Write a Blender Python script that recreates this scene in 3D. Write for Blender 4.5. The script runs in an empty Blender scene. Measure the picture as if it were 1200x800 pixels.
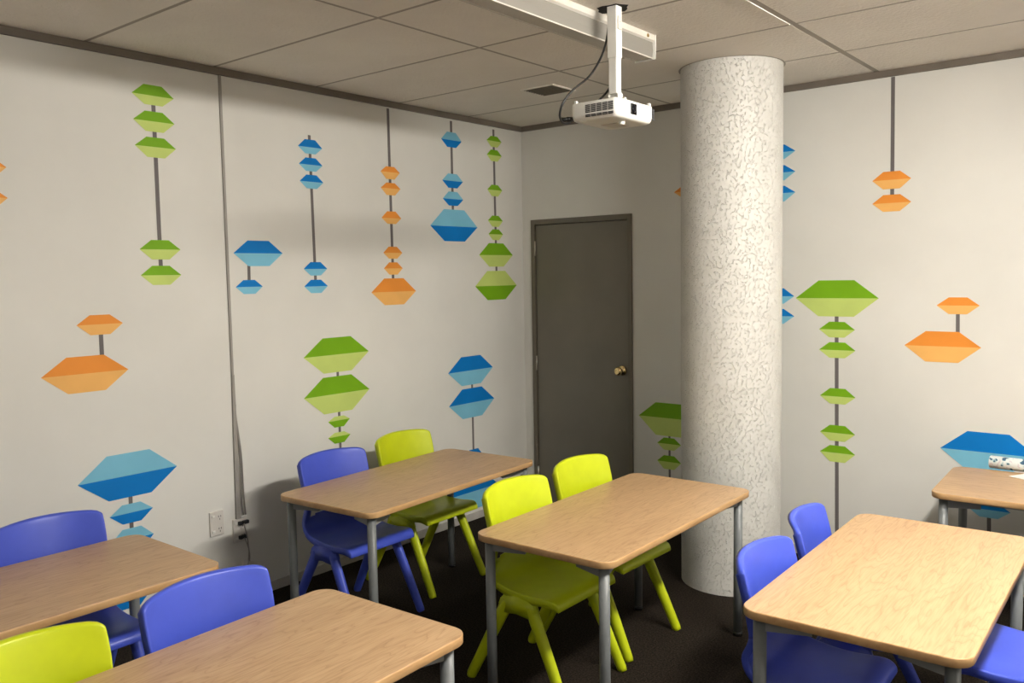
import bpy, bmesh, math, random
from mathutils import Vector, Matrix
random.seed(7)
PI = math.pi
C = bpy.context.scene.collection
H = 2.634

# ------------------------------------------------------------------ materials
def new_mat(name, color, rough=0.6, metal=0.0, spec=0.5):
    m = bpy.data.materials.new(name)
    m.use_nodes = True
    b = m.node_tree.nodes['Principled BSDF']
    b.inputs['Base Color'].default_value = (*color, 1)
    b.inputs['Roughness'].default_value = rough
    b.inputs['Metallic'].default_value = metal
    b.inputs['Specular IOR Level'].default_value = spec
    m.diffuse_color = (*color, 1)
    return m

def N(m, t, **kw):
    n = m.node_tree.nodes.new(t)
    for k, v in kw.items():
        if k in n.inputs.keys() if hasattr(n.inputs, 'keys') else False:
            n.inputs[k].default_value = v
        else:
            setattr(n, k, v)
    return n

def L(m, a, ao, b, bi):
    m.node_tree.links.new(a.outputs[ao], b.inputs[bi])

def noise_color(m, c1, c2, scale, detail=4, lo=0.35, hi=0.65, stretch=(1, 1, 1), rough=0.55):
    tc = N(m, 'ShaderNodeTexCoord'); mp = N(m, 'ShaderNodeMapping')
    mp.inputs['Scale'].default_value = stretch
    no = N(m, 'ShaderNodeTexNoise')
    no.inputs['Scale'].default_value = scale; no.inputs['Detail'].default_value = detail
    no.inputs['Roughness'].default_value = rough
    cr = N(m, 'ShaderNodeValToRGB')
    cr.color_ramp.elements[0].position = lo; cr.color_ramp.elements[1].position = hi
    cr.color_ramp.elements[0].color = (*c1, 1); cr.color_ramp.elements[1].color = (*c2, 1)
    L(m, tc, 'Object', mp, 'Vector'); L(m, mp, 'Vector', no, 'Vector'); L(m, no, 'Fac', cr, 'Fac')
    b = m.node_tree.nodes['Principled BSDF']
    L(m, cr, 'Color', b, 'Base Color')
    return tc, mp, no, cr, b

def add_bump(m, scale, strength, dist, detail=2, stretch=(1, 1, 1), rough=0.5):
    tc = N(m, 'ShaderNodeTexCoord'); mp = N(m, 'ShaderNodeMapping'); mp.inputs['Scale'].default_value = stretch
    no = N(m, 'ShaderNodeTexNoise'); no.inputs['Scale'].default_value = scale; no.inputs['Detail'].default_value = detail
    no.inputs['Roughness'].default_value = rough
    bu = N(m, 'ShaderNodeBump'); bu.inputs['Strength'].default_value = strength; bu.inputs['Distance'].default_value = dist
    L(m, tc, 'Object', mp, 'Vector'); L(m, mp, 'Vector', no, 'Vector'); L(m, no, 'Fac', bu, 'Height')
    L(m, bu, 'Normal', m.node_tree.nodes['Principled BSDF'], 'Normal')
    return bu

M = {}
M['wall'] = new_mat('wall_paint', (.64, .63, .60), .75, spec=.25)
noise_color(M['wall'], (.685, .675, .64), (.74, .73, .695), 1.3, 6)
add_bump(M['wall'], 260, .25, .0012, 2)
M['skirt'] = new_mat('skirting_vinyl', (.50, .48, .45), .5)
noise_color(M['skirt'], (.42, .40, .37), (.52, .50, .47), 6, 4)
M['trim'] = new_mat('taupe_trim', (.15, .125, .10), .5)
noise_color(M['trim'], (.16, .135, .11), (.20, .17, .142), 4, 3)
M['grid'] = new_mat('ceiling_grid_bar', (.36, .32, .275), .5)
M['tile'] = new_mat('ceiling_tile', (.62, .56, .50), .85, spec=.2)
noise_color(M['tile'], (.83, .785, .73), (.88, .84, .785), 2.2, 5)
add_bump(M['tile'], 70, .8, .006, 3)
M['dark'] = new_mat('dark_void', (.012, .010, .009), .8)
M['door'] = new_mat('door_paint', (.125, .112, .09), .45)
noise_color(M['door'], (.175, .158, .126), (.195, .177, .142), 3, 4)
M['frame'] = new_mat('door_frame_paint', (.16, .14, .108), .42)
M['brass'] = new_mat('brass', (.75, .58, .30), .22, 1.0)
noise_color(M['brass'], (.70, .53, .26), (.8, .63, .35), 20)
M['steelh'] = new_mat('hinge_steel', (.62, .58, .5), .35, .9)
# carpet
M['carpet'] = new_mat('carpet', (.03, .022, .018), .95, spec=.1)
noise_color(M['carpet'], (.010, .0075, .0055), (.042, .032, .024), 130, 3, .38, .68)
add_bump(M['carpet'], 320, .8, .006, 2)
# column stucco
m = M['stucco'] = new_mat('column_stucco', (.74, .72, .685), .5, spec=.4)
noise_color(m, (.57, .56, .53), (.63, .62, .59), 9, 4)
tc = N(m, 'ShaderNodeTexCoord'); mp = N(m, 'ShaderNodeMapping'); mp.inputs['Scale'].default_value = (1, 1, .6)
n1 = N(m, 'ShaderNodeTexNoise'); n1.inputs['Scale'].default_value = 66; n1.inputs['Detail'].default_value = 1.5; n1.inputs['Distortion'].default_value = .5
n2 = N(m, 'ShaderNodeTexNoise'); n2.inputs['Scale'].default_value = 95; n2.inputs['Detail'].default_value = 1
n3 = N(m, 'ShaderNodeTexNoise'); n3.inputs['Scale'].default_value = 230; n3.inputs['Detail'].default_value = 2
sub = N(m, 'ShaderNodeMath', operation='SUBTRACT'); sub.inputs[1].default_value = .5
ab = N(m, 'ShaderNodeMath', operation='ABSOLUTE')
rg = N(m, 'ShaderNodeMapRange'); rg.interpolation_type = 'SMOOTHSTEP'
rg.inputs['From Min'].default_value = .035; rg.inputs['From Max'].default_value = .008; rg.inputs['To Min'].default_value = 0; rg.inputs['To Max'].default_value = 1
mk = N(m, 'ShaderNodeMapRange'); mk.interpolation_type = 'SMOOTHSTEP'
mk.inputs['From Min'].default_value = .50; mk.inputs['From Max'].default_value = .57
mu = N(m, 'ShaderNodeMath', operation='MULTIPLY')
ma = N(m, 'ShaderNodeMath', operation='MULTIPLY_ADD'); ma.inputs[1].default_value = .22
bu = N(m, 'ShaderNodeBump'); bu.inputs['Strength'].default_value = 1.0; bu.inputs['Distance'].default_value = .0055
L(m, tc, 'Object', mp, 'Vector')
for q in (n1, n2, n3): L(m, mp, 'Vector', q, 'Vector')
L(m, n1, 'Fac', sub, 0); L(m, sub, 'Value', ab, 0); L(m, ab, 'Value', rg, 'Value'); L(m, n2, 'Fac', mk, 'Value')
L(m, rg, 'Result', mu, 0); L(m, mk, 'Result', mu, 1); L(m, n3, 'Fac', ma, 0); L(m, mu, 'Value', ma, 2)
hi = N(m, 'ShaderNodeMixRGB'); hi.inputs['Color2'].default_value = (.80, .785, .75, 1)  # highlights on the raised flecks painted into the base colour
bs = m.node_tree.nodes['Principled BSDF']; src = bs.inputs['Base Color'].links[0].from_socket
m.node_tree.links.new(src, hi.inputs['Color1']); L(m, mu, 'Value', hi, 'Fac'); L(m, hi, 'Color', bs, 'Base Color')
L(m, ma, 'Value', bu, 'Height'); L(m, bu, 'Normal', m.node_tree.nodes['Principled BSDF'], 'Normal')

# wood laminate, grain along local Y
def wood_mat(name, c_dark, c_mid, c_light, seed):
    m = new_mat(name, c_mid, .38, spec=.45)
    tc = N(m, 'ShaderNodeTexCoord'); mp = N(m, 'ShaderNodeMapping')
    mp.inputs['Scale'].default_value = (1, .16, 1); mp.inputs['Location'].default_value = (seed, seed * .37, 0)
    # warped rings -> cathedral figure
    nw = N(m, 'ShaderNodeTexNoise'); nw.inputs['Scale'].default_value = 9; nw.inputs['Detail'].default_value = 3; nw.inputs['Roughness'].default_value = .5
    mul = N(m, 'ShaderNodeMath', operation='MULTIPLY'); mul.inputs[1].default_value = 15.0
    fr = N(m, 'ShaderNodeMath', operation='FRACT')
    r1 = N(m, 'ShaderNodeValToRGB')
    r1.color_ramp.elements[0].position = 0; r1.color_ramp.elements[0].color = (*c_dark, 1)
    r1.color_ramp.elements[1].position = 1; r1.color_ramp.elements[1].color = (*c_mid, 1)
    e = r1.color_ramp.elements.new(.14); e.color = (*c_mid, 1)
    e = r1.color_ramp.elements.new(.6); e.color = (*c_light, 1)
    # fine pores
    mp2 = N(m, 'ShaderNodeMapping'); mp2.inputs['Scale'].default_value = (1, .05, 1); mp2.inputs['Location'].default_value = (seed * 2, 0, 0)
    nf = N(m, 'ShaderNodeTexNoise'); nf.inputs['Scale'].default_value = 210; nf.inputs['Detail'].default_value = 2
    r2 = N(m, 'ShaderNodeValToRGB')
    r2.color_ramp.elements[0].position = .36; r2.color_ramp.elements[0].color = (.80, .78, .74, 1)
    r2.color_ramp.elements[1].position = .56; r2.color_ramp.elements[1].color = (1, 1, 1, 1)
    mix = N(m, 'ShaderNodeMixRGB', blend_type='MULTIPLY'); mix.inputs['Fac'].default_value = .6
    # plank-to-plank tone
    mp3 = N(m, 'ShaderNodeMapping'); mp3.inputs['Scale'].default_value = (1, .1, 1); mp3.inputs['Location'].default_value = (0, seed, 0)
    nl = N(m, 'ShaderNodeTexNoise'); nl.inputs['Scale'].default_value = 9; nl.inputs['Detail'].default_value = 5
    r3 = N(m, 'ShaderNodeValToRGB')
    r3.color_ramp.elements[0].position = .3; r3.color_ramp.elements[0].color = (.84, .82, .79, 1)
    r3.color_ramp.elements[1].position = .7; r3.color_ramp.elements[1].color = (1, 1, 1, 1)
    mix2 = N(m, 'ShaderNodeMixRGB', blend_type='MULTIPLY'); mix2.inputs['Fac'].default_value = .8
    mixg = N(m, 'ShaderNodeMixRGB'); mixg.inputs['Fac'].default_value = .36; mixg.inputs['Color1'].default_value = (*c_mid, 1)
    for q in (mp, mp2, mp3): L(m, tc, 'Object', q, 'Vector')
    L(m, mp, 'Vector', nw, 'Vector'); L(m, nw, 'Fac', mul, 0); L(m, mul, 'Value', fr, 0); L(m, fr, 'Value', r1, 'Fac')
    L(m, r1, 'Color', mixg, 'Color2')
    L(m, mp2, 'Vector', nf, 'Vector'); L(m, nf, 'Fac', r2, 'Fac')
    L(m, mp3, 'Vector', nl, 'Vector'); L(m, nl, 'Fac', r3, 'Fac')
    L(m, mixg, 'Color', mix, 'Color1'); L(m, r2, 'Color', mix, 'Color2')
    L(m, mix, 'Color', mix2, 'Color1'); L(m, r3, 'Color', mix2, 'Color2')
    L(m, mix2, 'Color', m.node_tree.nodes['Principled BSDF'], 'Base Color')
    return m
M['wood'] = wood_mat('oak_laminate', (.27, .155, .075), (.50, .33, .185), (.58, .40, .235), 3.1)
M['wood_edge'] = new_mat('oak_edge_band', (.54, .34, .165), .4)
noise_color(M['wood_edge'], (.48, .29, .135), (.58, .37, .185), 30, 3, stretch=(1, .2, 1))
M['leg'] = new_mat('grey_powder_coat', (.16, .17, .172), .42, 0)
noise_color(M['leg'], (.15, .16, .162), (.175, .187, .19), 12, 2)
M['rail'] = new_mat('grey_rail_paint', (.25, .255, .25), .45, 0)
def plastic(name, c):
    m = new_mat(name, c, .36, spec=.45)
    noise_color(m, tuple(x * .95 for x in c), tuple(min(1, x * 1.04) for x in c), 8, 3)
    add_bump(m, 420, .12, .0008, 2)
    return m
M['lime'] = plastic('lime_plastic', (.52, .60, .012))
M['blue'] = plastic('blue_plastic', (.062, .098, .53))
# projector and lamp
M['white'] = new_mat('white_plastic', (.80, .79, .75), .4)
noise_color(M['white'], (.77, .76, .72), (.82, .81, .77), 10, 2)
M['lampw'] = new_mat('white_enamel', (.66, .63, .58), .35)
noise_color(M['lampw'], (.60, .57, .52), (.69, .66, .61), 6, 3)
M['sidep'] = new_mat('ribbed_side', (.26, .245, .22), .5)
M['black'] = new_mat('black_rubber', (.012, .012, .013), .45)
M['lens'] = new_mat('lens_glass', (.004, .004, .005), .15, spec=.2)
M['greym'] = new_mat('grey_mark', (.55, .55, .53), .5)
M['slot'] = new_mat('vent_slot', (.05, .05, .055), .6)
M['cable'] = new_mat('grey_cable', (.30, .28, .26), .5)
M['duct'] = new_mat('grey_duct', (.33, .31, .285), .5)
M['outlet'] = new_mat('outlet_plastic', (.66, .63, .59), .35)
M['paper'] = new_mat('paper', (.75, .73, .70), .8)
# perforated reflector
m = M['perf'] = new_mat('perforated_diffuser', (.6, .57, .52), .5)
tc = N(m, 'ShaderNodeTexCoord'); mp = N(m, 'ShaderNodeMapping'); mp.inputs['Scale'].default_value = (110, 110, 110)
vo = N(m, 'ShaderNodeTexVoronoi'); vo.inputs['Randomness'].default_value = 0.0
cr = N(m, 'ShaderNodeValToRGB'); cr.color_ramp.elements[0].position = .25; cr.color_ramp.elements[1].position = .36
cr.color_ramp.elements[0].color = (.25, .23, .2, 1); cr.color_ramp.elements[1].color = (.62, .59, .54, 1)
L(m, tc, 'Object', mp, 'Vector'); L(m, mp, 'Vector', vo, 'Vector'); L(m, vo, 'Distance', cr, 'Fac'); L(m, cr, 'Color', m.node_tree.nodes['Principled BSDF'], 'Base Color')
# printed wrapper
m = M['wrap'] = new_mat('printed_wrapper', (.7, .75, .76), .35)
tc = N(m, 'ShaderNodeTexCoord')
no = N(m, 'ShaderNodeTexNoise'); no.inputs['Scale'].default_value = 38; no.inputs['Detail'].default_value = 1.5
cr = N(m, 'ShaderNodeValToRGB'); cr.color_ramp.interpolation = 'CONSTANT'
cr.color_ramp.elements[0].position = 0; cr.color_ramp.elements[0].color = (.06, .13, .22, 1)
cr.color_ramp.elements[1].position = .40; cr.color_ramp.elements[1].color = (.45, .62, .66, 1)
e = cr.color_ramp.elements.new(.44); e.color = (.74, .78, .78, 1)
e = cr.color_ramp.elements.new(.63); e.color = (.66, .62, .66, 1)
L(m, tc, 'Object', no, 'Vector'); L(m, no, 'Fac', cr, 'Fac'); L(m, cr, 'Color', m.node_tree.nodes['Principled BSDF'], 'Base Color')
def decal(name, c):
    m = new_mat(name, c, .55, spec=.25)
    noise_color(m, tuple(x * .96 for x in c), tuple(min(1, x * 1.03) for x in c), 5, 3)
    return m
M['b1'] = decal('vinyl_blue', (.002, .20, .58)); M['b2'] = decal('vinyl_light_blue', (.22, .53, .70))
M['g1'] = decal('vinyl_green', (.20, .43, .012)); M['g2'] = decal('vinyl_light_green', (.56, .68, .20))
M['o1'] = decal('vinyl_orange', (.80, .30, .05)); M['o2'] = decal('vinyl_light_orange', (.84, .47, .15))
M['rod'] = decal('vinyl_grey', (.165, .15, .15))
def emis(name, color, s):
    m = bpy.data.materials.new(name); m.use_nodes = True
    b = m.node_tree.nodes['Principled BSDF']
    b.inputs['Base Color'].default_value = (.8, .8, .8, 1)
    b.inputs['Emission Color'].default_value = (*color, 1); b.inputs['Emission Strength'].default_value = s
    return m

# ------------------------------------------------------------------ mesh helpers
def box(bm, x0, x1, y0, y1, z0, z1, mi=0, bev=0.0, rot=None):
    r = bmesh.ops.create_cube(bm, size=1.0)
    vs = r['verts']
    for v in vs:
        v.co = Vector(((x0 + x1) / 2 + v.co.x * (x1 - x0), (y0 + y1) / 2 + v.co.y * (y1 - y0), (z0 + z1) / 2 + v.co.z * (z1 - z0)))
    fs = list({f for v in vs for f in v.link_faces})
    for f in fs: f.material_index = mi
    if bev > 0:
        es = list({e for v in vs for e in v.link_edges})
        r2 = bmesh.ops.bevel(bm, geom=es, offset=bev, segments=2, affect='EDGES', profile=.5)
        for f in r2['faces']: f.material_index = mi
        vs = list({v for f in r2['faces'] for v in f.verts})
    return vs

def tube(bm, pts, rad, seg=12, mi=0, cap=True):
    """swept tube; rad is a number, a list of numbers or a list of (ru, rv)"""
    pts = [Vector(p) for p in pts]
    n = len(pts)
    if not isinstance(rad, (list, tuple)): rad = [rad] * n
    rings = []
    ref = None
    for i, p in enumerate(pts):
        if i == 0: t = pts[1] - p
        elif i == n - 1: t = p - pts[i - 1]
        else: t = (pts[i + 1] - p).normalized() + (p - pts[i - 1]).normalized()
        t.normalize()
        if ref is None:
            ref = Vector((1, 0, 0)) if abs(t.x) < .9 else Vector((0, 1, 0))
        u = (ref - t * ref.dot(t)).normalized(); ref = u
        v = t.cross(u)
        ru, rv = rad[i] if isinstance(rad[i], (tuple, list)) else (rad[i], rad[i])
        rings.append([bm.verts.new(p + u * ru * math.cos(2 * PI * k / seg) + v * rv * math.sin(2 * PI * k / seg)) for k in range(seg)])
    for a, b in zip(rings, rings[1:]):
        for k in range(seg):
            f = bm.faces.new((a[k], a[(k + 1) % seg], b[(k + 1) % seg], b[k])); f.material_index = mi; f.smooth = True
    if cap:
        f = bm.faces.new(rings[0][::-1]); f.material_index = mi
        f = bm.faces.new(rings[-1]); f.material_index = mi

def smooth_path(pts, n=6):
    """Catmull-Rom resample"""
    P = [Vector(p) for p in pts]; out = []
    for i in range(len(P) - 1):
        p0 = P[max(i - 1, 0)]; p1 = P[i]; p2 = P[i + 1]; p3 = P[min(i + 2, len(P) - 1)]
        for k in range(n):
            t = k / n
            out.append(.5 * ((2 * p1) + (p2 - p0) * t + (2 * p0 - 5 * p1 + 4 * p2 - p3) * t * t + (3 * p1 - p0 - 3 * p2 + p3) * t ** 3))
    out.append(P[-1]); return out

def obj(name, bm, mats, parent=None, smooth=False):
    bmesh.ops.recalc_face_normals(bm, faces=bm.faces)
    me = bpy.data.meshes.new(name); bm.to_mesh(me); bm.free()
    if not isinstance(mats, (list, tuple)): mats = [mats]
    for q in mats: me.materials.append(q)
    if smooth:
        for p in me.polygons: p.use_smooth = True
    o = bpy.data.objects.new(name, me); C.objects.link(o)
    if parent is not None: o.parent = parent
    return o

def tag(o, label, cat, group=None):
    o['label'] = label; o['category'] = cat
    if group: o['group'] = group
    return o

def thing(name, label, cat, loc=(0, 0, 0), rotz=0.0, group=None):
    o = bpy.data.objects.new(name, None); C.objects.link(o)
    o.empty_display_size = .1; o.location = loc; o.rotation_euler = (0, 0, rotz)
    return tag(o, label, cat, group)

def struct(name, bm, mats, parent=None):
    o = obj(name, bm, mats, parent)
    if parent is None: o['kind'] = 'structure'
    return o

def dup(root, loc, rotz, label):
    r = root.copy(); C.objects.link(r); r.location = loc; r.rotation_euler = (0, 0, rotz); r['label'] = label
    for ch in list(root.children):
        c = ch.copy(); C.objects.link(c); c.parent = r
        for g in ch.children:
            d = g.copy(); C.objects.link(d); d.parent = c
    return r

CABLE1 = [[1.9, -1.855, 2.631], [1.9, -1.856, 2.572], [1.9, -1.875, 2.504], [1.895, -1.911, 2.434], [1.885, -1.973, 2.362], [1.87, -2.055, 2.304], [1.855, -2.1, 2.252], [1.84, -2.102, 2.207], [1.83, -2.067, 2.185], [1.825, -2.015, 2.192]]
CABLE2 = [[1.9, -1.835, 2.356], [1.89, -1.857, 2.321], [1.88, -1.908, 2.279]]
CAMP = [3.73845, -4.74806, 1.62094]
CAMR = [[0.777292, 0.62889, -0.017704], [-0.035441, 0.071864, 0.996785], [-0.628141, 0.774166, -0.078148]]
LAMP1, REAR_FILL, LAMP3 = 135, 18, 16

# ------------------------------------------------------------------ the room
RX, RY = 6.6, -7.2
bm = bmesh.new(); box(bm, -.12, RX + .12, RY - .12, .12, -.1, 0); struct('floor', bm, M['carpet'])
bm = bmesh.new(); box(bm, -.12, 0, RY - .12, .12, 0, H); struct('wall_left', bm, M['wall'])
# back wall with the doorway cut out
DX0, DX1, DH = .079, .884, 1.991
bm = bmesh.new()
box(bm, 0, DX0, 0, .12, 0, H); box(bm, DX1, RX, 0, .12, 0, H); box(bm, DX0, DX1, 0, .12, DH, H)
struct('wall_back', bm, M['wall'])
bm = bmesh.new(); box(bm, RX, RX + .12, RY - .12, .12, 0, H); struct('wall_right', bm, M['wall'])
bm = bmesh.new(); box(bm, 0, RX, RY - .12, RY, 0, H); struct('wall_front', bm, M['wall'])

# suspended ceiling: slab with recessed grid joints
bm = bmesh.new()
box(bm, -.12, RX + .12, RY - .12, .12, H + .004, H + .1, 0)
gx = [0] + [1.165 + 1.2 * k for k in range(5)] + [RX]
gy = [-2.377 - .6065 * 8 + .6065 * k for k in range(12)] + [0]
gy = [g for g in gy if g > RY]; gy = [RY] + gy
hw = .009
for i in range(len(gx) - 1):
    wl = .014 if i == 2 else .009
    wr = .014 if i == 1 else .009
    for j in range(len(gy) - 1):
        vs = box(bm, gx[i] + wl, gx[i + 1] - wr, gy[j] + hw, gy[j + 1] - hw, H - .0005, H + .0035, 0)
for g in gx[1:-1]:
    w = .014 if abs(g - 2.365) < .01 else .009
    box(bm, g - w, g + w, RY, 0, H + .0002, H + .0038, 1)
box(bm, 2.365 - .017, 2.365 - .013, -2.9, -1.17, H - .003, H + .002, 2)
for g in gy[1:-1]: box(bm, 0, RX, g - hw, g + hw, H + .0003, H + .0037, 1)
# broken hole in the tile around the projector pole
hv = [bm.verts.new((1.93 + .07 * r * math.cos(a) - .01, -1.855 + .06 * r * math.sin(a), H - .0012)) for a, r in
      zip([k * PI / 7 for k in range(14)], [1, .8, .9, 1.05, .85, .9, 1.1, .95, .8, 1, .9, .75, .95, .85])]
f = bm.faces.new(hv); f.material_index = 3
struct('ceiling', bm, [M['tile'], M['grid'], M['white'], M['dark']])

# wall-top trims and skirting
bm = bmesh.new(); box(bm, 0, .018, RY, 0, H - .034, H - .001); struct('trim_1', bm, M['trim'])
bm = bmesh.new(); box(bm, .018, RX, -.018, 0, H - .034, H - .001); struct('trim_2', bm, M['trim'])
def skirting(name, x0, x1, y0, y1):
    bm = bmesh.new(); box(bm, x0, x1, y0, y1, 0, .05, 0, .002); struct(name, bm, M['skirt'])
skirting('baseboard_left', 0, .008, RY, 0)
skirting('baseboard_back', DX1 + .002, RX, -.008, 0)

# door
bm = bmesh.new()
fw = .03
box(bm, DX0, DX0 + fw, -.012, .10, 0, DH, 0, .002); box(bm, DX1 - fw, DX1, -.012, .10, 0, DH, 0, .002)
box(bm, DX0 + fw, DX1 - fw, -.012, .10, DH - .035, DH, 0, .002)
box(bm, DX0 + fw, DX1 - fw, .045, .10, 0, DH - .035, 0)
door = struct('door_1', bm, M['frame'])
bm = bmesh.new(); box(bm, DX0 + fw + .004, DX1 - fw - .004, .002, .042, .008, DH - .039, 0, .0015)
slab = obj('door_leaf', bm, M['door'], door)
bm = bmesh.new()
kx, kz = .803, .985
def lathe(bm, prof, origin, axis, seg=24, mi=0):
    """prof: list of (distance along axis, radius)"""
    A = Vector(axis).normalized(); ref = Vector((0, 0, 1)) if abs(A.z) < .9 else Vector((1, 0, 0))
    u = (ref - A * ref.dot(A)).normalized(); v = A.cross(u); O = Vector(origin); rings = []
    for d, r in prof:
        rings.append([bm.verts.new(O + A * d + (u * math.cos(2 * PI * k / seg) + v * math.sin(2 * PI * k / seg)) * r) for k in range(seg)])
    for a, b in zip(rings, rings[1:]):
        for k in range(seg):
            f = bm.faces.new((a[k], a[(k + 1) % seg], b[(k + 1) % seg], b[k])); f.smooth = True; f.material_index = mi
    bm.faces.new(rings[0][::-1]).material_index = mi; bm.faces.new(rings[-1]).material_index = mi
lathe(bm, [(0, .033), (.004, .033), (.009, .026), (.012, .013), (.03, .012), (.036, .02), (.045, .027), (.056, .028), (.064, .022), (.067, .012), (.065, .009)], (kx, .002, kz), (0, -1, 0), 28)
obj('door_knob', bm, M['brass'], slab)
for hz in (1.795, 1.0, .22):
    bm = bmesh.new(); tube(bm, [(DX0 + fw + .002, -.006, hz - .05), (DX0 + fw + .002, -.006, hz + .05)], .006, 10)
    obj('hinge', bm, M['steelh'], slab)

# round column
CX, CY, CR = 1.837, -.616, .2515
bm = bmesh.new()
seg = 96; zs = [0, .5, 1, 1.5, 2, 2.5, H + .002]; rings = []
for z in zs: rings.append([bm.verts.new((CX + CR * math.cos(2 * PI * k / seg), CY + CR * math.sin(2 * PI * k / seg), z)) for k in range(seg)])
for a, b in zip(rings, rings[1:]):
    for k in range(seg):
        f = bm.faces.new((a[k], a[(k + 1) % seg], b[(k + 1) % seg], b[k])); f.smooth = True
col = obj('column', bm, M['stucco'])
tag(col, 'round white column with rough stippled plaster, standing in front of the back wall', 'column')
bm = bmesh.new()
ro, ri = CR + .009, CR - .004
vo_, vi_, vb = [], [], []
for k in range(seg):
    c, s = math.cos(2 * PI * k / seg), math.sin(2 * PI * k / seg)
    vo_.append(bm.verts.new((CX + ro * c, CY + ro * s, H - .0015))); vi_.append(bm.verts.new((CX + ri * c, CY + ri * s, H - .0015)))
for k in range(seg): bm.faces.new((vo_[k], vo_[(k + 1) % seg], vi_[(k + 1) % seg], vi_[k]))
struct('trim_3', bm, M['grid'])

# ceiling air vent
v = thing('ceiling_vent', 'small square grey ceiling air vent near the left back corner', 'vent', (.862, -.846, H - .0005))
bm = bmesh.new()
for a in (-1, 1):
    box(bm, a * .105 - .006, a * .105 + .006, -.111, .111, -.006, 0, 0); box(bm, -.099, .099, a * .105 - .006, a * .105 + .006, -.006, 0, 0)
obj('vent_frame', bm, M['tile'], v)
bm = bmesh.new(); box(bm, -.099, .099, -.099, .099, -.002, 0, 0)
for k in range(9): box(bm, -.099, .099, -.09 + k * .0225 - .003, -.09 + k * .0225 + .003, -.005, -.002, 0)
obj('vent_grille', bm, new_mat('vent_grille', (.21, .19, .155), .6), v)
# bright edge of the neighbouring tile joint
# ------------------------------------------------------------------ light fittings
def luminaire(x, y0, y1, label, lit=0, bottom=2.538, side=None):
    t = thing('ceiling_light', label, 'ceiling light', (x, (y0 + y1) / 2, H), 0)
    side = side or lit
    h = (y1 - y0) / 2; d = bottom - H
    prof = [(.068, 0), (.068, -.024), (.058, -.03), (.060, d + .03), (.056, d), (-.020, d), (-.05, d + .03), (-.058, -.03), (-.068, -.024), (-.068, 0)]
    bm = bmesh.new()
    A = [bm.verts.new((px, -h, pz)) for px, pz in prof]; B = [bm.verts.new((px, h, pz)) for px, pz in prof]
    n = len(prof)
    for k in range(n):
        if k in (2, 3, 4): continue
        bm.faces.new((A[k], A[(k + 1) % n], B[(k + 1) % n], B[k])).material_index = 0
    box(bm, .052, .058, -h, h, d - .003, d + .002, 0); box(bm, -.024, -.018, -h, h, d - .003, d + .002, 0)
    obj('housing', bm, M['lampw'] if not lit else lit, t)
    bm = bmesh.new()
    vs = [bm.verts.new(q) for q in ((.053, -h, d), (.053, h, d), (-.019, h, d), (-.019, -h, d))]; bm.faces.new(vs)
    obj('perforated_diffuser', bm, M['perf'] if not lit else lit, t)
    bm = bmesh.new()
    for k in (2, 3): bm.faces.new([bm.verts.new((q[0], yy_, q[1])) for q, yy_ in ((prof[k], -h), (prof[k + 1], -h), (prof[k + 1], h), (prof[k], h))])
    obj('side_diffuser', bm, M['sidep'] if not lit else side, t)
    for s in (-1, 1):
        bm = bmesh.new(); vs = [(.072, 0), (.072, -.026), (.070, d - .006), (-.03, d - .006), (-.072, -.026), (-.072, 0)]
        a = [bm.verts.new((px, s * h, pz)) for px, pz in vs]; b = [bm.verts.new((px, s * (h + .006), pz)) for px, pz in vs]
        bm.faces.new(a); bm.faces.new(b)
        for k in range(6): bm.faces.new((a[k], a[(k + 1) % 6], b[(k + 1) % 6], b[k]))
        obj('end_cap', bm, M['white'], t)
    return t
lum = luminaire(1.785, -2.97, -1.415, 'long white unlit ceiling light fitting behind the projector pole')
bm = bmesh.new(); lathe(bm, [(0, .008), (.002, .008), (.004, .005)], (.0681, .72, -.013), (1, 0, 0), 12)
obj('screw', bm, M['brass'], lum)

# ------------------------------------------------------------------ projector
PX, PY = 1.934, -1.866
p = thing('projector', 'white projector hanging from the ceiling on a white pole', 'projector', (PX, PY - .02, 0))
D2, W2 = .105, .135
bm = bmesh.new()
zb, zt_ = 2.190, 2.260
# tapered underside
rings = []
for z, ins in ((zt_, .004), (zt_ - .003, .0), (zt_ - .045, 0), (zb + .018, .001), (zb + .006, .006), (zb + .0015, .014), (zb, .026)):
    x, y = D2 - ins, W2 - ins; r = .022
    ring = []
    for cx, cy, a0 in ((x - r, y - r, 0), (-x + r, y - r, PI / 2), (-x + r, -y + r, PI), (x - r, -y + r, 3 * PI / 2)):
        for k in range(5):
            a = a0 + k * PI / 8; ring.append(bm.verts.new((cx + r * math.cos(a), cy + r * math.sin(a), z)))
    rings.append(ring)
n = len(rings[0])
for a, b in zip(rings, rings[1:]):
    for k in range(n): f = bm.faces.new((a[k], a[(k + 1) % n], b[(k + 1) % n], b[k])); f.smooth = True
bm.faces.new(rings[0]); bm.faces.new(rings[-1])
obj('projector_body', bm, M['white'], p)
# vents on the side facing -y
bm = bmesh.new()
for i in range(5):
    x0 = -.034 + i * .0252
    for j in range(9):
        z0 = zt_ - .012 - j * .0052
        if j == 6: continue
        box(bm, x0, x0 + .0212, -W2 - .0012, -W2 + .002, z0 - .0034, z0, 0)
obj('side_vent', bm, M['slot'], p)
bm = bmesh.new()
for j in range(9): box(bm, -.05, .06, W2 - .002, W2 + .0015, zt_ - .008 - j * .005 - .0034, zt_ - .008 - j * .005, 0)
for k in range(8): box(bm, D2 - .014, D2 + .0005, .119, W2 + .0012, zt_ - .010 - k * .0055 - .0038, zt_ - .010 - k * .0055, 0)
obj('exhaust_vent', bm, M['slot'], p)
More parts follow.
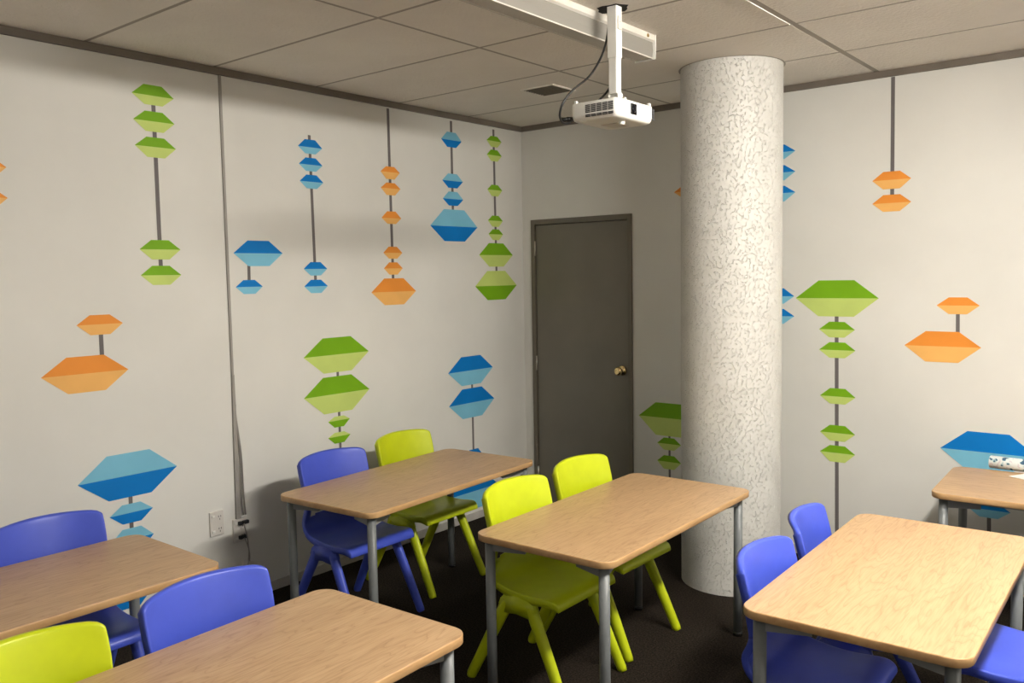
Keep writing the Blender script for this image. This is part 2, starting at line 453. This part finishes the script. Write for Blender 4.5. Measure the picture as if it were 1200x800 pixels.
# lens window in the front (+x)
bm = bmesh.new(); box(bm, D2 - .002, D2 + .003, -.041, .001, zb + .020, zb + .060, 0, .002)
lw = obj('lens_window', bm, M['lens'], p)
bm = bmesh.new(); lathe(bm, [(0, .014), (.003, .013), (.004, .009)], (D2 + .002, -.02, zb + .040), (1, 0, 0), 20)
obj('lens', bm, new_mat('lens_coating', (.006, .006, .010), .12, spec=.25), lw)
bm = bmesh.new(); box(bm, D2 - .001, D2 + .0006, .035, .075, zb + .036, zb + .044, 0, .0002); obj('badge', bm, M['greym'], p)
bm = bmesh.new(); lathe(bm, [(0, .007), (.001, .007)], (D2 - .0005, -.065, zb + .045), (1, 0, 0), 16); obj('sensor', bm, M['greym'], p)
bm = bmesh.new(); lathe(bm, [(0, .012), (-.012, .011), (-.014, .006)], (.06, -.03, zb), (0, 0, 1), 16); obj('foot', bm, M['white'], p)
bm = bmesh.new(); box(bm, -.04, .03, -.02, .07, zb - .003, zb + .001, 0, .001); obj('filter_cover', bm, M['lampw'], p)
# ceiling bracket: cross plate, knuckle, pole
bm = bmesh.new()
box(bm, -.045, .045, -.02, .04, zt_, zt_ + .006, 0, .002)
for a in (0.6, 2.4, 3.9, 5.5):
    tube(bm, [(0, .02, zt_ + .01), (.05 * math.cos(a) , .02 + .06 * math.sin(a), zt_ + .012), (.085 * math.cos(a), .02 + .10 * math.sin(a), zt_ + .004)], [(.007, .007), (.006, .006), (.005, .005)], 8)
obj('mount_plate', bm, M['white'], p)
for lx_, ly_ in ((-.088, -.118), (.092, .118), (.085, -.05), (-.08, .1)):
    bm = bmesh.new(); box(bm, lx_ - .006, lx_ + .006, ly_ - .006, ly_ + .006, zt_ - .002, zt_ + .012, 0, .002); obj('mount_lug', bm, M['white'], p)

bm = bmesh.new()
lathe(bm, [(0, .014), (.01, .018), (.022, .018), (.03, .012)], (0, .02, zt_ + .004), (0, 0, 1), 20)
for s in (-1, 1): box(bm, s * .02 - .003, s * .02 + .003, .005, .035, zt_ + .005, zt_ + .05, 0, .002)
lathe(bm, [(-.03, .008), (.03, .008)], (0, .02, zt_ + .038), (1, 0, 0), 14)
obj('knuckle', bm, M['white'], p)
bm = bmesh.new()
box(bm, -.018, .018, .02 - .018, .02 + .018, zt_ + .045, 2.50, 0, .003)
box(bm, -.021, .021, .02 - .021, .02 + .021, 2.44, H + .02, 0, .003)
pole = obj('pole', bm, M['white'], p)
bm = bmesh.new(); box(bm, .0215, .0255, .006, .034, 2.545, 2.595, 0, .002); lathe(bm, [(0, .003), (.003, .003)], (.025, .02, 2.575), (1, 0, 0), 10)
obj('clamp_plate', bm, M['lampw'], pole)
bm = bmesh.new()
tube(bm, smooth_path(CABLE1), .0042, 8); tube(bm, smooth_path(CABLE2), .0042, 8)
tube(bm, [(1.817, -2.02, 2.206), (1.817, -1.985, 2.21)], .009, 10)
tube(bm, [(1.80, -2.035, 2.205), (1.817, -2.0, 2.208)], .008, 10)
cab = obj('power_cable', bm, M['black'], None, True)
tag(cab, 'black cable looping from the ceiling hole to the back of the projector', 'cable')

# ------------------------------------------------------------------ wall mural: strands of beads
MURAL = [
    ('L', 'o', [-3.3831, -3.3788, -3.3875, 2.2276, 1.9789, 0.0122], [[-3.386, 2.0808, 0.0672, 0.0275, 0.0356, 0], [-3.3876, 1.9597, 0.067, 0.0259, 0.0341, 0]]),
    ('L', 'g', [-2.6877, -2.6865, -2.689, 2.454, 1.6462, 0.0197], [[-2.686, 2.4532, 0.0998, 0.0466, 0.0423, 0], [-2.6866, 2.3386, 0.0986, 0.0437, 0.0463, 0], [-2.6851, 2.2246, 0.0984, 0.0425, 0.0474, 0], [-2.6871, 1.7624, 0.0991, 0.0425, 0.0459, 0], [-2.6883, 1.645, 0.0986, 0.0429, 0.0445, 0]]),
    ('L', 'b', [-2.2237, -2.2222, -2.2251, 1.7131, 1.581, 0.0178], [[-2.1628, 1.7489, 0.1451, 0.0631, 0.0645, 0], [-2.2248, 1.581, 0.0783, 0.0341, 0.0355, 0]]),
    ('L', 'b', [-1.8154, -1.8196, -1.8113, 2.3756, 1.5717, 0.0181], [[-1.8161, 2.3125, 0.0794, 0.0396, 0.035, 0], [-1.8163, 2.2206, 0.0777, 0.0361, 0.0346, 0], [-1.8146, 2.1309, 0.078, 0.0362, 0.0361, 0], [-1.8088, 1.6679, 0.0786, 0.0366, 0.0353, 0], [-1.8092, 1.5746, 0.0791, 0.0351, 0.0365, 0]]),
    ('L', 'o', [-1.2458, -1.248, -1.2437, 2.5927, 1.5387, 0.0203], [[-1.2432, 2.2276, 0.0764, 0.0314, 0.0412, 0], [-1.2434, 2.1339, 0.0779, 0.0315, 0.0399, 0], [-1.2434, 1.9612, 0.0781, 0.0388, 0.0338, 0], [-1.2401, 1.7587, 0.0761, 0.0357, 0.0343, 0], [-1.2399, 1.6676, 0.0753, 0.0353, 0.0369, 0], [-1.2381, 1.5302, 0.1793, 0.0788, 0.0772, 0]]),
    ('L', 'b', [-0.7124, -0.7122, -0.7126, 2.5879, 1.947, 0.0206], [[-0.7118, 2.4689, 0.0944, 0.049, 0.0451, 1], [-0.7089, 2.215, 0.0961, 0.0445, 0.0443, 1], [-0.7085, 2.1017, 0.0952, 0.0456, 0.0418, 1], [-0.7011, 1.9299, 0.2204, 0.1054, 0.0942, 1]]),
    ('L', 'g', [-0.2966, -0.2992, -0.2939, 2.5836, 1.572, 0.0205], [[-0.2941, 2.5077, 0.0774, 0.0318, 0.0391, 0], [-0.2947, 2.4141, 0.0771, 0.0355, 0.0395, 0], [-0.2958, 2.1844, 0.0769, 0.034, 0.0414, 0], [-0.2957, 1.9804, 0.0772, 0.0339, 0.0402, 0], [-0.2944, 1.8901, 0.0759, 0.0331, 0.0389, 0], [-0.2934, 1.7511, 0.1761, 0.0791, 0.0773, 0], [-0.2973, 1.545, 0.2177, 0.1, 0.0939, 1]]),
    ('L', 'o', [-2.9803, -2.9799, -2.9806, 1.4276, 1.2672, 0.0193], [[-2.9814, 1.436, 0.101, 0.0409, 0.0454, 0], [-3.0519, 1.2277, 0.1858, 0.0751, 0.0803, 0]]),
    ('L', 'b', [-2.889, -2.8869, -2.891, 0.699, 0.4252, 0.0188], [[-2.8866, 0.751, 0.229, 0.1026, 0.0979, 1], [-2.886, 0.5806, 0.1004, 0.0414, 0.0458, 1], [-2.8891, 0.4588, 0.1012, 0.0519, 0.0569, 1], [-2.8961, 0.3284, 0.1013, 0.054, 0.0551, 1], [-2.9125, 0.2066, 0.1028, 0.0501, 0.0591, 1]]),
    ('L', 'g', [-1.6809, -1.6822, -1.6797, 1.1721, 0.5182, 0.0169], [[-1.6802, 1.1951, 0.2292, 0.0952, 0.0975, 0], [-1.6854, 0.9766, 0.2315, 0.0982, 0.103, 0], [-1.6833, 0.827, 0.077, 0.0235, 0.0372, 1], [-1.6849, 0.7375, 0.0792, 0.0233, 0.0375, 1]]),
    ('L', 'b', [-0.5662, -0.5667, -0.5657, 0.9616, 0.278, 0.0177], [[-0.5728, 0.9979, 0.2198, 0.0935, 0.0946, 0], [-0.5681, 0.7846, 0.2238, 0.0961, 0.0981, 0], [-0.5644, 0.41, 0.1022, 0.0624, 0.0629, 0], [-0.5667, 0.1912, 0.2459, 0.1093, 0.1197, 0]]),
    ('R', 'g', [1.1457, 1.1452, 1.1463, 0.7036, 0.2142, 0.0144], [[1.1421, 0.7034, 0.2163, 0.0945, 0.1137, 0], [1.1425, 0.5404, 0.0841, 0.0385, 0.0392, 0], [1.1421, 0.4262, 0.0843, 0.0397, 0.047, 0]]),
    ('R', 'o', [1.3089, 1.3091, 1.3087, 2.4228, 2.0991, 0.0225], [[1.2931, 2.1015, 0.1105, 0.0395, 0.042, 0]]),
    ('R', 'b', [1.8285, 1.825, 1.832, 2.4118, 1.3573, 0.0199], [[1.8251, 2.2754, 0.1095, 0.0406, 0.04, 0], [1.8258, 2.1623, 0.1097, 0.04, 0.0442, 0], [1.8266, 2.0478, 0.1099, 0.0403, 0.0474, 0], [1.8272, 1.4692, 0.1077, 0.0451, 0.0423, 0], [1.828, 1.3565, 0.1079, 0.0411, 0.0432, 0]]),
    ('R', 'o', [2.4444, 2.4418, 2.447, 2.5977, 1.9581, 0.0193], [[2.4424, 2.0746, 0.0959, 0.043, 0.0473, 0], [2.4443, 1.9554, 0.0961, 0.0425, 0.0442, 0]]),
    ('R', 'g', [2.1777, 2.1691, 2.1863, 1.4328, 0.081, 0.0203], [[2.166, 1.4593, 0.2228, 0.0974, 0.0996, 0], [2.1719, 1.2884, 0.0964, 0.042, 0.0434, 0], [2.1747, 1.1755, 0.0981, 0.0428, 0.0429, 0], [2.1801, 0.9202, 0.0961, 0.0447, 0.0416, 0], [2.1816, 0.7174, 0.0955, 0.0428, 0.0446, 0], [2.1829, 0.6066, 0.0957, 0.041, 0.0509, 0]]),
    ('R', 'o', [2.7695, 2.7681, 2.7709, 1.4158, 1.2442, 0.0178], [[2.7681, 1.425, 0.098, 0.0408, 0.0434, 0], [2.6986, 1.2166, 0.1786, 0.0759, 0.0807, 0]]),
    ('R', 'b', [2.9292, 2.9237, 2.9346, 0.6542, 0.1792, 0.0181], [[2.9176, 0.6956, 0.2166, 0.0992, 0.0979, 0], [2.9288, 0.4081, 0.095, 0.0374, 0.0403, 0]]),
]
MLAB = [
    'orange bead strand on the left wall cut off by the left edge of the photo',
    'tall green strand left of the cable duct, three beads above two',
    'short blue strand of one wide and one small bead just right of the cable duct',
    'tall thin blue strand on the left wall, three small beads above two',
    'orange bead strand of six beads hanging from the ceiling trim on the left wall',
    'blue bead strand hanging from the ceiling trim, ending in one large pale-topped bead',
    'green bead strand hanging from the ceiling trim, nearest the room corner on the left wall',
    'orange pair, small bead over wide bead, on the left wall left of the duct',
    'blue pale-topped bead strand low on the left wall above the far left table',
    'green strand of two wide and two small beads above the corner table',
    'blue strand of two wide beads rising behind the back left corner table',
    'dark shaded green bead strand between the grey door and the column',
    'orange bead mostly hidden behind the left side of the column, above door height',
    'blue bead strand mostly hidden behind the right side of the column',
    'orange strand of two beads hanging by a long rod right of the column',
    'tall green strand right of the column with one very wide bead at top',
    'orange pair, small bead over wide bead, on the back wall at the right',
    'large blue bead strand on the back wall behind the right back table',
]

CN = {'o': 'orange', 'g': 'green', 'b': 'blue'}
for (w, c, rod, beads), lab in zip(MURAL, MLAB):
    um, ua, ub, z1, z0, ww = rod
    root = thing('wall_decal', lab, 'wall decal', (0, um, z0) if w == 'L' else (um, 0, z0), 0, 'strands of faceted beads painted on the walls')
    def P(u, z, off):
        return (off, u - um, z - z0) if w == 'L' else (u - um, -off, z - z0)
    bm = bmesh.new()
    vs = [bm.verts.new(P(u, z, .0008)) for u, z in ((ub - ww / 2, z0), (ub + ww / 2, z0), (ua + ww / 2, z1), (ua - ww / 2, z1))]
    bm.faces.new(vs)
    obj('rod', bm, M['rod'], root)
    for (u, z, hw_, t, d, fl) in beads:
        k = .43 * hw_
        bm = bmesh.new(); o_ = .0016
        a = bm.verts.new(P(u - hw_, z, o_)); b = bm.verts.new(P(u + hw_, z, o_))
        f1 = bm.faces.new((a, b, bm.verts.new(P(u + k, z + t, o_)), bm.verts.new(P(u - k, z + t, o_))))
        f2 = bm.faces.new((a, bm.verts.new(P(u - k, z - d, o_)), bm.verts.new(P(u + k, z - d, o_)), b))
        f1.material_index = 1 if fl else 0; f2.material_index = 0 if fl else 1
        obj('bead', bm, [M[c + '1'], M[c + '2']], root)

# ------------------------------------------------------------------ cable duct and outlets on the left wall
t = thing('cable_duct', 'thin grey cable duct running down the left wall to the outlets', 'cable duct', (0, -2.345, 1.0))
bm = bmesh.new(); box(bm, 0, .009, -.0065, .0065, -.03, 1.6, 0, .0015); obj('duct', bm, M['duct'], t)
for y0, y1, r in ((.012, .020, .003), (.014, .034, .0035)):
    bm = bmesh.new()
    tube(bm, smooth_path([(.006, y0 * .6, .0), (.007, y0 * .6, -.06), (.008, (y0 + y1) / 2 + .004, -.25), (.009, y1, -.48), (.012, y1 + .004, -.56)]), r, 8)
    obj('cable', bm, M['cable'], t, True)
bm = bmesh.new()
lo = [(-.016, -.575), (.010, -.575), (.008, -.25), (.0065, .15), (-.006, .15), (-.010, -.1)]
A = [bm.verts.new((0, y, z)) for y, z in lo]; B = [bm.verts.new((.012, y, z)) for y, z in lo]
bm.faces.new(A); bm.faces.new(B)
for k in range(6): bm.faces.new((A[k], A[(k + 1) % 6], B[(k + 1) % 6], B[k]))
obj('lower_duct', bm, M['duct'], t)
def outlet(y, z, label):
    t = thing('power_outlet', label, 'power outlet', (0, y, z))
    bm = bmesh.new(); box(bm, 0, .012, -.038, .038, -.06, .06, 0, .003); obj('cover_plate', bm, M['outlet'], t)
    for s in (-1, 1):
        bm = bmesh.new(); box(bm, .012, .016, -.03, -.014, s * .038 - .006, s * .038 + .006, 0, .0015); obj('switch', bm, M['white'], t)
        bm = bmesh.new()
        for q in (-1, 1): box(bm, .0118, .0126, .014 + q * .006 - .0015, .014 + q * .006 + .0015, s * .03 - .001, s * .03 + .008, 0)
        box(bm, .0118, .0126, .0125, .0155, s * .03 - .014, s * .03 - .006, 0)
        obj('socket_slots', bm, M['slot'], t)
    return t
outlet(-2.468, .431, 'double power outlet on the left wall with nothing plugged in')
o2 = outlet(-2.342, .366, 'double power outlet below the cable duct with black plugs in it')
plg = thing('power_plugs', 'black plugs in the right outlet, their thin cord ending in a small pale adapter', 'plug', (0, -2.342, .366))
for z in (.04, -.032):
    for dy in (-.008, .014, .03)[:3 if z > 0 else 2]:
        bm = bmesh.new(); box(bm, .0165, .034, dy - .009, dy + .009, z - .009, z + .009, 0, .003); obj('plug', bm, M['black'], plg)
bm = bmesh.new()
tube(bm, smooth_path([(.045, .0, .04), (.05, .012, -.03), (.036, .025, -.08), (.028, .036, -.13), (.028, .034, -.165)]), .003, 8)
tube(bm, smooth_path([(.045, .0, -.032), (.045, .02, -.09), (.03, .03, -.13), (.03, .02, -.20)]), .0025, 8)
obj('cord', bm, M['cable'], plg, True)
bm = bmesh.new(); box(bm, -.014, .014, -.024, .024, -.04, .04, 0, .006)
ad = obj('adapter', bm, M['outlet'], plg); ad.location = (.0145, .030, -.201); ad.rotation_euler = (-.35, 0, 0)
ad['label'] = 'small pale power adapter'

# ------------------------------------------------------------------ tables
def make_table(label, loc, rz, TW=1.2, TD=.6, TH=.656):
    t = thing('table', label, 'table', (*loc, 0), rz, 'oak-topped classroom tables')
    def outline(ins, r=.055, n=8):
        x, y = TD / 2 - ins, TW / 2 - ins; r = r - ins; out = []
        for cx, cy, a0 in ((x - r, y - r, 0), (-x + r, y - r, PI / 2), (-x + r, -y + r, PI), (x - r, -y + r, 3 * PI / 2)):
            for k in range(n + 1):
                a = a0 + k * PI / 2 / n; out.append((cx + r * math.cos(a), cy + r * math.sin(a)))
        return out
    bm = bmesh.new()
    # top board
    rings = [[bm.verts.new((x, y, z)) for x, y in outline(i)] for i, z in ((.002, TH), (.002, TH - .001), (.002, TH - .025))]
    bm.faces.new(rings[0]); bm.faces.new(rings[-1])
    n = len(rings[0])
    for a, b in zip(rings, rings[1:]):
        for k in range(n): bm.faces.new((a[k], a[(k + 1) % n], b[(k + 1) % n], b[k]))
    top = obj('tabletop', bm, M['wood'], t)
    bm = bmesh.new()
    rings = [[bm.verts.new((x, y, z)) for x, y in outline(i)] for i, z in ((.0022, TH - .0002), (.0006, TH - .0008), (0, TH - .003), (0, TH - .023), (.002, TH - .0255))]
    for a, b in zip(rings, rings[1:]):
        for k in range(n): bm.faces.new((a[k], a[(k + 1) % n], b[(k + 1) % n], b[k])).smooth = True
    obj('edge_band', bm, M['wood_edge'], top)
    lx, ly = TD / 2 - .048, TW / 2 - .048
    for sx in (-1, 1):
        for sy in (-1, 1):
            bm = bmesh.new()
            tube(bm, [(sx * lx, sy * ly, .012), (sx * lx, sy * ly, .3), (sx * lx, sy * ly, TH - .0255)], .019, 20)
            lg = obj('leg', bm, M['leg'], t)
            bm = bmesh.new(); tube(bm, [(sx * lx, sy * ly, 0), (sx * lx, sy * ly, .018)], .0205, 20); obj('foot_cap', bm, M['black'], lg)
    rx, ry = lx - .045, ly - .045
    for sx in (-1, 1):
        bm = bmesh.new(); box(bm, sx * rx - .0125, sx * rx + .0125, -ry, ry, TH - .05, TH - .026, 0, .003); obj('side_rail', bm, M['rail'], t)
        bm = bmesh.new(); box(bm, -rx + .013, rx - .013, sx * ry - .0125, sx * ry + .0125, TH - .05, TH - .026, 0, .003); obj('end_rail', bm, M['rail'], t)
        for sy in (-1, 1):
            bm = bmesh.new()
            for ex, ey in ((rx, ry - .09), (rx - .09, ry)):
                p0 = Vector((sx * lx, sy * ly)); p1 = Vector((sx * ex, sy * ey)); dd = (p1 - p0).normalized(); nn = Vector((-dd.y, dd.x)) * .011
                lo = [bm.verts.new((c.x, c.y, TH - .068)) for c in (p0 - nn, p0 + nn, p1 + nn, p1 - nn)]
                hi = [bm.verts.new((c.x, c.y, TH - .0262)) for c in (p0 - nn, p0 + nn, p1 + nn, p1 - nn)]
                bm.faces.new(lo); bm.faces.new(hi)
                for k in range(4): bm.faces.new((lo[k], lo[(k + 1) % 4], hi[(k + 1) % 4], hi[k]))
            obj('corner_brace', bm, M['rail'], t)
    return t
T0 = make_table('oak-topped table at the far left, nearest the left wall, beside a blue chair', (.87, -3.755), -.003)
TABLES = [
    ((1.936, -3.68), .03, 'oak-topped table in the near left foreground, one blue and one lime chair tucked in'),
    ((.79, -1.872), .055, 'oak-topped table in the back left corner near the door, one blue and one lime chair'),
    ((1.918, -1.80), .013, 'oak-topped table in the middle of the room, with two lime chairs tucked in'),
    ((3.010, -1.885), .02, 'brightly lit oak-topped table at the right, with only blue chairs around it'),
]
for loc, rz, lab in TABLES:
    dup(T0, (*loc, 0), rz, lab)
dup(T0, (3.425, -.485, 0), PI / 2 + .045, 'oak-topped table against the back wall at the right edge, holding a wrapped roll')

# ------------------------------------------------------------------ chairs (moulded plastic, facing local +X)
def lerp(a, b, t): return a + (b - a) * t
def interp(tab, s):
    for i in range(len(tab) - 1):
        if s <= tab[i + 1][0]:
            a, b = tab[i], tab[i + 1]; t = (s - a[0]) / (b[0] - a[0]); return [lerp(p_, q_, t) for p_, q_ in zip(a[1:], b[1:])]
    return list(tab[-1][1:])
# centre-line control points from back top to front lip: x, z
CTRL = [(-.202, .768), (-.196, .745), (-.184, .685), (-.172, .62), (-.163, .565), (-.155, .51), (-.145, .463), (-.125, .425), (-.095, .403), (-.05, .393), (.0, .391), (.06, .394), (.12, .400), (.155, .402), (.178, .397), (.190, .388), (.195, .376), (.194, .365)]
BC, FL = .058, .027
PROF = smooth_path([(x, 0, z) for x, z in CTRL], 5)
def smoothstep(a, b, x):
    t = max(0, min(1, (x - a) / (b - a))); return t * t * (3 - 2 * t)
def shell_point(i, t, off=0.0):
    """i index along PROF, t across -1..1"""
    p_ = PROF[i]; n = len(PROF)
    q = PROF[min(i + 1, n - 1)] - PROF[max(i - 1, 0)]; q.normalize()
    nrm = Vector((-q.z, 0, q.x))            # points to the rear / underside
    if nrm.x > 0 and i < n // 2: nrm = -nrm
    z = p_.z
    back = smoothstep(.42, .56, z)            # 1 on the back, 0 on the seat
    # half width along the profile
    if p_.x < -.12 or z > .43: hw_ = interp([(.40, .198), (.46, .192), (.57, .194), (.69, .1985), (.74, .1985), (.77, .197)], z)[0]
    else: hw_ = interp([(-.13, .197), (0, .197), (.12, .200), (.17, .200), (.2, .192)], p_.x)[0]
    y = t * hw_
    x = p_.x + back * BC * t * t
    rear = smoothstep(.10, -.10, p_.x) * (1 - back)
    zz = z + rear * .014 * t * t * abs(t)
    if z > .63:                                # arched top edge
        zz -= smoothstep(.63, .77, z) * (.010 * t * t + .012 * abs(t) ** 20)
    v_ = Vector((x, y, zz))
    return v_, nrm
def chair_mesh(rows, name, mat, parent, gap=None, top_flange=False):
    bm = bmesh.new()
    T = [-1, -.985, -.94, -.86, -.76, -.66, -.5, -.35, -.18, 0, .18, .35, .5, .66, .76, .86, .94, .985, 1]
    grid = []
    for i in rows:
        line = []
        for t_ in T:
            v_, nr = shell_point(i, t_)
            line.append(bm.verts.new(v_))
        # side returns
        def ret(sgn, d):
            v_, nr = shell_point(i, sgn)
            i_, x_ = PROF[i].z, PROF[i].x
            k_ = smoothstep(.50, .40, i_) if x_ < -.1 else 1.0
            dd = (nr * (1 - k_) + Vector((0, 0, -1)) * k_).normalized()
            if k_ > .999: d = max(.0006, min(d, v_.z - lerp(v_.z - FL, .3655, smoothstep(.05, .16, x_))))
            return bm.verts.new(v_ + dd * d + Vector((0, sgn * .0012, 0)))
        line = [ret(-1, FL), ret(-1, .013), ret(-1, .004)] + line + [ret(1, .004), ret(1, .013), ret(1, FL)]
        grid.append(line)
    m_ = len(grid[0])
    for r in range(len(grid) - 1):
        for k in range(m_ - 1):
            if gap and gap(rows[r], k - 3): continue
            bm.faces.new((grid[r][k], grid[r + 1][k], grid[r + 1][k + 1], grid[r][k + 1]))
    if top_flange:
        prev = grid[0]
        for d, dz in ((.004, .004), (.013, .005), (.022, -.002)):
            cur = []
            for k, v_ in enumerate(grid[0]):
                kk = min(max(k - 3, 0), len(T) - 1)
                extra = 1 if 3 <= k < m_ - 3 else 0
                cur.append(bm.verts.new(v_.co + Vector((-d, 0, dz))) if extra else None)
            for k in range(3, m_ - 4):
                bm.faces.new((prev[k], prev[k + 1], cur[k + 1], cur[k]))
            # close the corners to the side returns
            if d > .02:
                bm.faces.new((grid[0][0], grid[0][1], grid[0][2], grid[0][3], first3[0], second3[0], cur[3]))
                bm.faces.new((grid[0][-1], cur[m_ - 4], second3[1], first3[1], grid[0][-4], grid[0][-3], grid[0][-2]))
            elif d > .01: second3 = (cur[3], cur[m_ - 4])
            else: first3 = (cur[3], cur[m_ - 4])
            prev = cur
    loose = [v_ for v_ in bm.verts if not v_.link_faces]
    bmesh.ops.delete(bm, geom=loose, context='VERTS')
    o = obj(name, bm, mat, parent, True)
    sm = o.modifiers.new('thickness', 'SOLIDIFY'); sm.thickness = .0045; sm.offset = 0
    return o
NP = len(PROF)
iz = lambda z: min(range(NP // 2), key=lambda i: abs(PROF[i].z - z))
I_TOPGAP, I_SPLIT, I_LOWGAP = iz(.585), iz(.545), iz(.468)
def make_chair(label, mat, loc, rz):
    t = thing('chair', label, 'chair', (*loc, 0), rz, 'moulded plastic classroom chairs')
    chair_mesh(list(range(0, I_SPLIT + 1)), 'backrest', mat, t, lambda i, k: i >= I_TOPGAP and 3 <= k <= 14, True)
    chair_mesh(list(range(I_SPLIT, NP)), 'seat', mat, t, lambda i, k: 3 <= k <= 14 and PROF[i].z > (.506 if 5 <= k <= 12 else .494))
    for s in (-1, 1):
        # inverted V on each side: web plus two legs
        bm = bmesh.new()
        yy = .186 * s
        pr = [(-.094, .335), (-.080, .368), (-.052, .380), (.0, .384), (.050, .383), (.080, .372), (.094, .335), (.060, .305), (.028, .318), (.0, .322), (-.028, .318), (-.062, .305)]
        A = [bm.verts.new((x, yy - .014 * s, z)) for x, z in pr]; B = [bm.verts.new((x, yy + .0185 * s, z)) for x, z in pr]
        bm.faces.new(A); bm.faces.new(B)
        for k in range(len(pr)): bm.faces.new((A[k], A[(k + 1) % len(pr)], B[(k + 1) % len(pr)], B[k]))
        bmesh.ops.bevel(bm, geom=list(bm.edges), offset=.005, segments=3, affect='EDGES')
        obj('side_bracket', bm, mat, t, True)
        for q in (1, -1):
            fx = .226 if q > 0 else .246
            pts = [(q * .052, yy, .372), (q * .060, yy + .001 * s, .350), (q * .080, yy + .003 * s, .305), (q * (.08 + (fx - .08) * .5), yy + .009 * s, .155), (q * (fx - .006), yy + .0155 * s, .012), (q * fx, yy + .016 * s, 0)]
            bm = bmesh.new()
            # ru runs along X (front to back), rv across
            tube(bm, pts, [(.022, .015), (.027, .0185), (.027, .0195), (.024, .019), (.0215, .0175), (.018, .015)], 16)
            obj('leg', bm, mat, t, True)
    # front lip tube and underside ribs
    bm = bmesh.new()
    for x in (.04, -.05): box(bm, x - .003, x + .003, -.178, .178, .372, .3895, 0)
    obj('underside_rib', bm, mat, t)
    return t
R_ = math.radians
blue0 = make_chair('blue plastic chair at the back left corner table, casting a shadow on the left wall', M['blue'], (.605, -2.10), R_(0))
lime0 = make_chair('lime green plastic chair at the back left corner table, beside the blue chair there', M['lime'], (.527, -1.545), R_(1.5))
for src, x, y, r, lab in [
    (lime0, 1.714, -2.052, 0, 'lime green plastic chair at the middle table, nearer the camera, most of its legs visible'),
    (lime0, 1.694, -1.555, -1, 'lime green plastic chair at the middle table, nearer the column and grey door'),
    (blue0, .680, -3.462, 0, 'blue plastic chair at the far left table, its back against the left wall'),
    (blue0, 1.722, -3.455, 2, 'blue plastic chair at the near left table, in front of the power outlets'),
    (lime0, 1.75, -3.958, 2, 'lime green plastic chair cut off at the bottom left of the foreground'),
    (blue0, 2.828, -2.165, 1, 'nearer of two blue chairs on the column side of the bright right table'),
    (blue0, 2.795, -1.67, 8, 'farther of two blue chairs on the column side of the bright right table'),
    (blue0, 3.36, -1.71, 180, 'blue plastic chair at the right edge with its brightly lit seat showing'),
]:
    ch_ = dup(src, (x, y, 0), R_(r), lab)
    if 'bright right table' in lab: ch_.scale = (1, 1, .953)      # a slightly lower pair of chairs

# ------------------------------------------------------------------ things on the right back table
bm = bmesh.new()
prof = [(0, .012), (.001, .026), (.004, .03), (.29, .03), (.293, .026), (.294, .012)]
lathe(bm, prof, (0, 0, .03), (1, -.06, 0), 28)
rl = obj('wrapped_roll', bm, M['wrap']); rl.location = (2.955, -.165, .656)
tag(rl, 'white roll in a blue printed wrapper lying on the right back table', 'roll')
bm = bmesh.new()
pts = [(0, 0, .001), (.21, -.10, .001), (.25, .06, .008), (.07, .07, .012)]
vs = [bm.verts.new(q) for q in pts]; bm.faces.new(vs)
vs2 = [bm.verts.new((q[0], q[1], q[2] + .0015)) for q in pts]; bm.faces.new(vs2)
for k in range(4): bm.faces.new((vs[k], vs[(k + 1) % 4], vs2[(k + 1) % 4], vs2[k]))
pp = obj('paper_sheet', bm, M['paper']); pp.location = (3.06, -.315, .656)
tag(pp, 'white paper sheet beside the wrapped roll on the right back table', 'paper')

# ------------------------------------------------------------------ lights
em = emis('lit_diffuser', (1.0, .955, .87), LAMP1 * .93); ems = emis('lit_side_panel', (1.0, .955, .87), LAMP1 * 1.75)
luminaire(3.86, -3.0, -1.45, 'long lit ceiling light fitting above the bright right table', em, 2.56, ems)
em3 = emis('lit_diffuser_side', (1.0, .96, .88), LAMP3)
luminaire(5.9, -3.0, -1.45, 'long lit fluorescent light fitting on the ceiling beyond the right edge of the photo', em3, 2.56)
em2 = emis('rear_fill_diffuser', (1.0, .955, .87), REAR_FILL)  # unseen rear fitting, added as fill light for the room
luminaire(3.86, -6.6, -5.1, 'added fill light fitting on the ceiling, unseen behind the camera', em2, 2.56)

w = bpy.data.worlds.new('world'); bpy.context.scene.world = w; w.use_nodes = True
w.node_tree.nodes['Background'].inputs['Color'].default_value = (.9, .9, 1, 1)
w.node_tree.nodes['Background'].inputs['Strength'].default_value = .2

# ------------------------------------------------------------------ camera
cam = bpy.data.cameras.new('camera'); co = bpy.data.objects.new('camera', cam); C.objects.link(co)
cam.sensor_width = 36; cam.lens = 1005.5 / 1200 * 36; cam.clip_start = .05
r, u, f = Vector(CAMR[0]), Vector(CAMR[1]), Vector(CAMR[2])
co.matrix_world = Matrix(((r.x, u.x, -f.x, CAMP[0]), (r.y, u.y, -f.y, CAMP[1]), (r.z, u.z, -f.z, CAMP[2]), (0, 0, 0, 1)))
bpy.context.scene.camera = co
sc = bpy.context.scene
sc.view_settings.view_transform = 'Standard'; sc.view_settings.look = 'None'
sc.view_settings.exposure = .33; sc.view_settings.gamma = .94
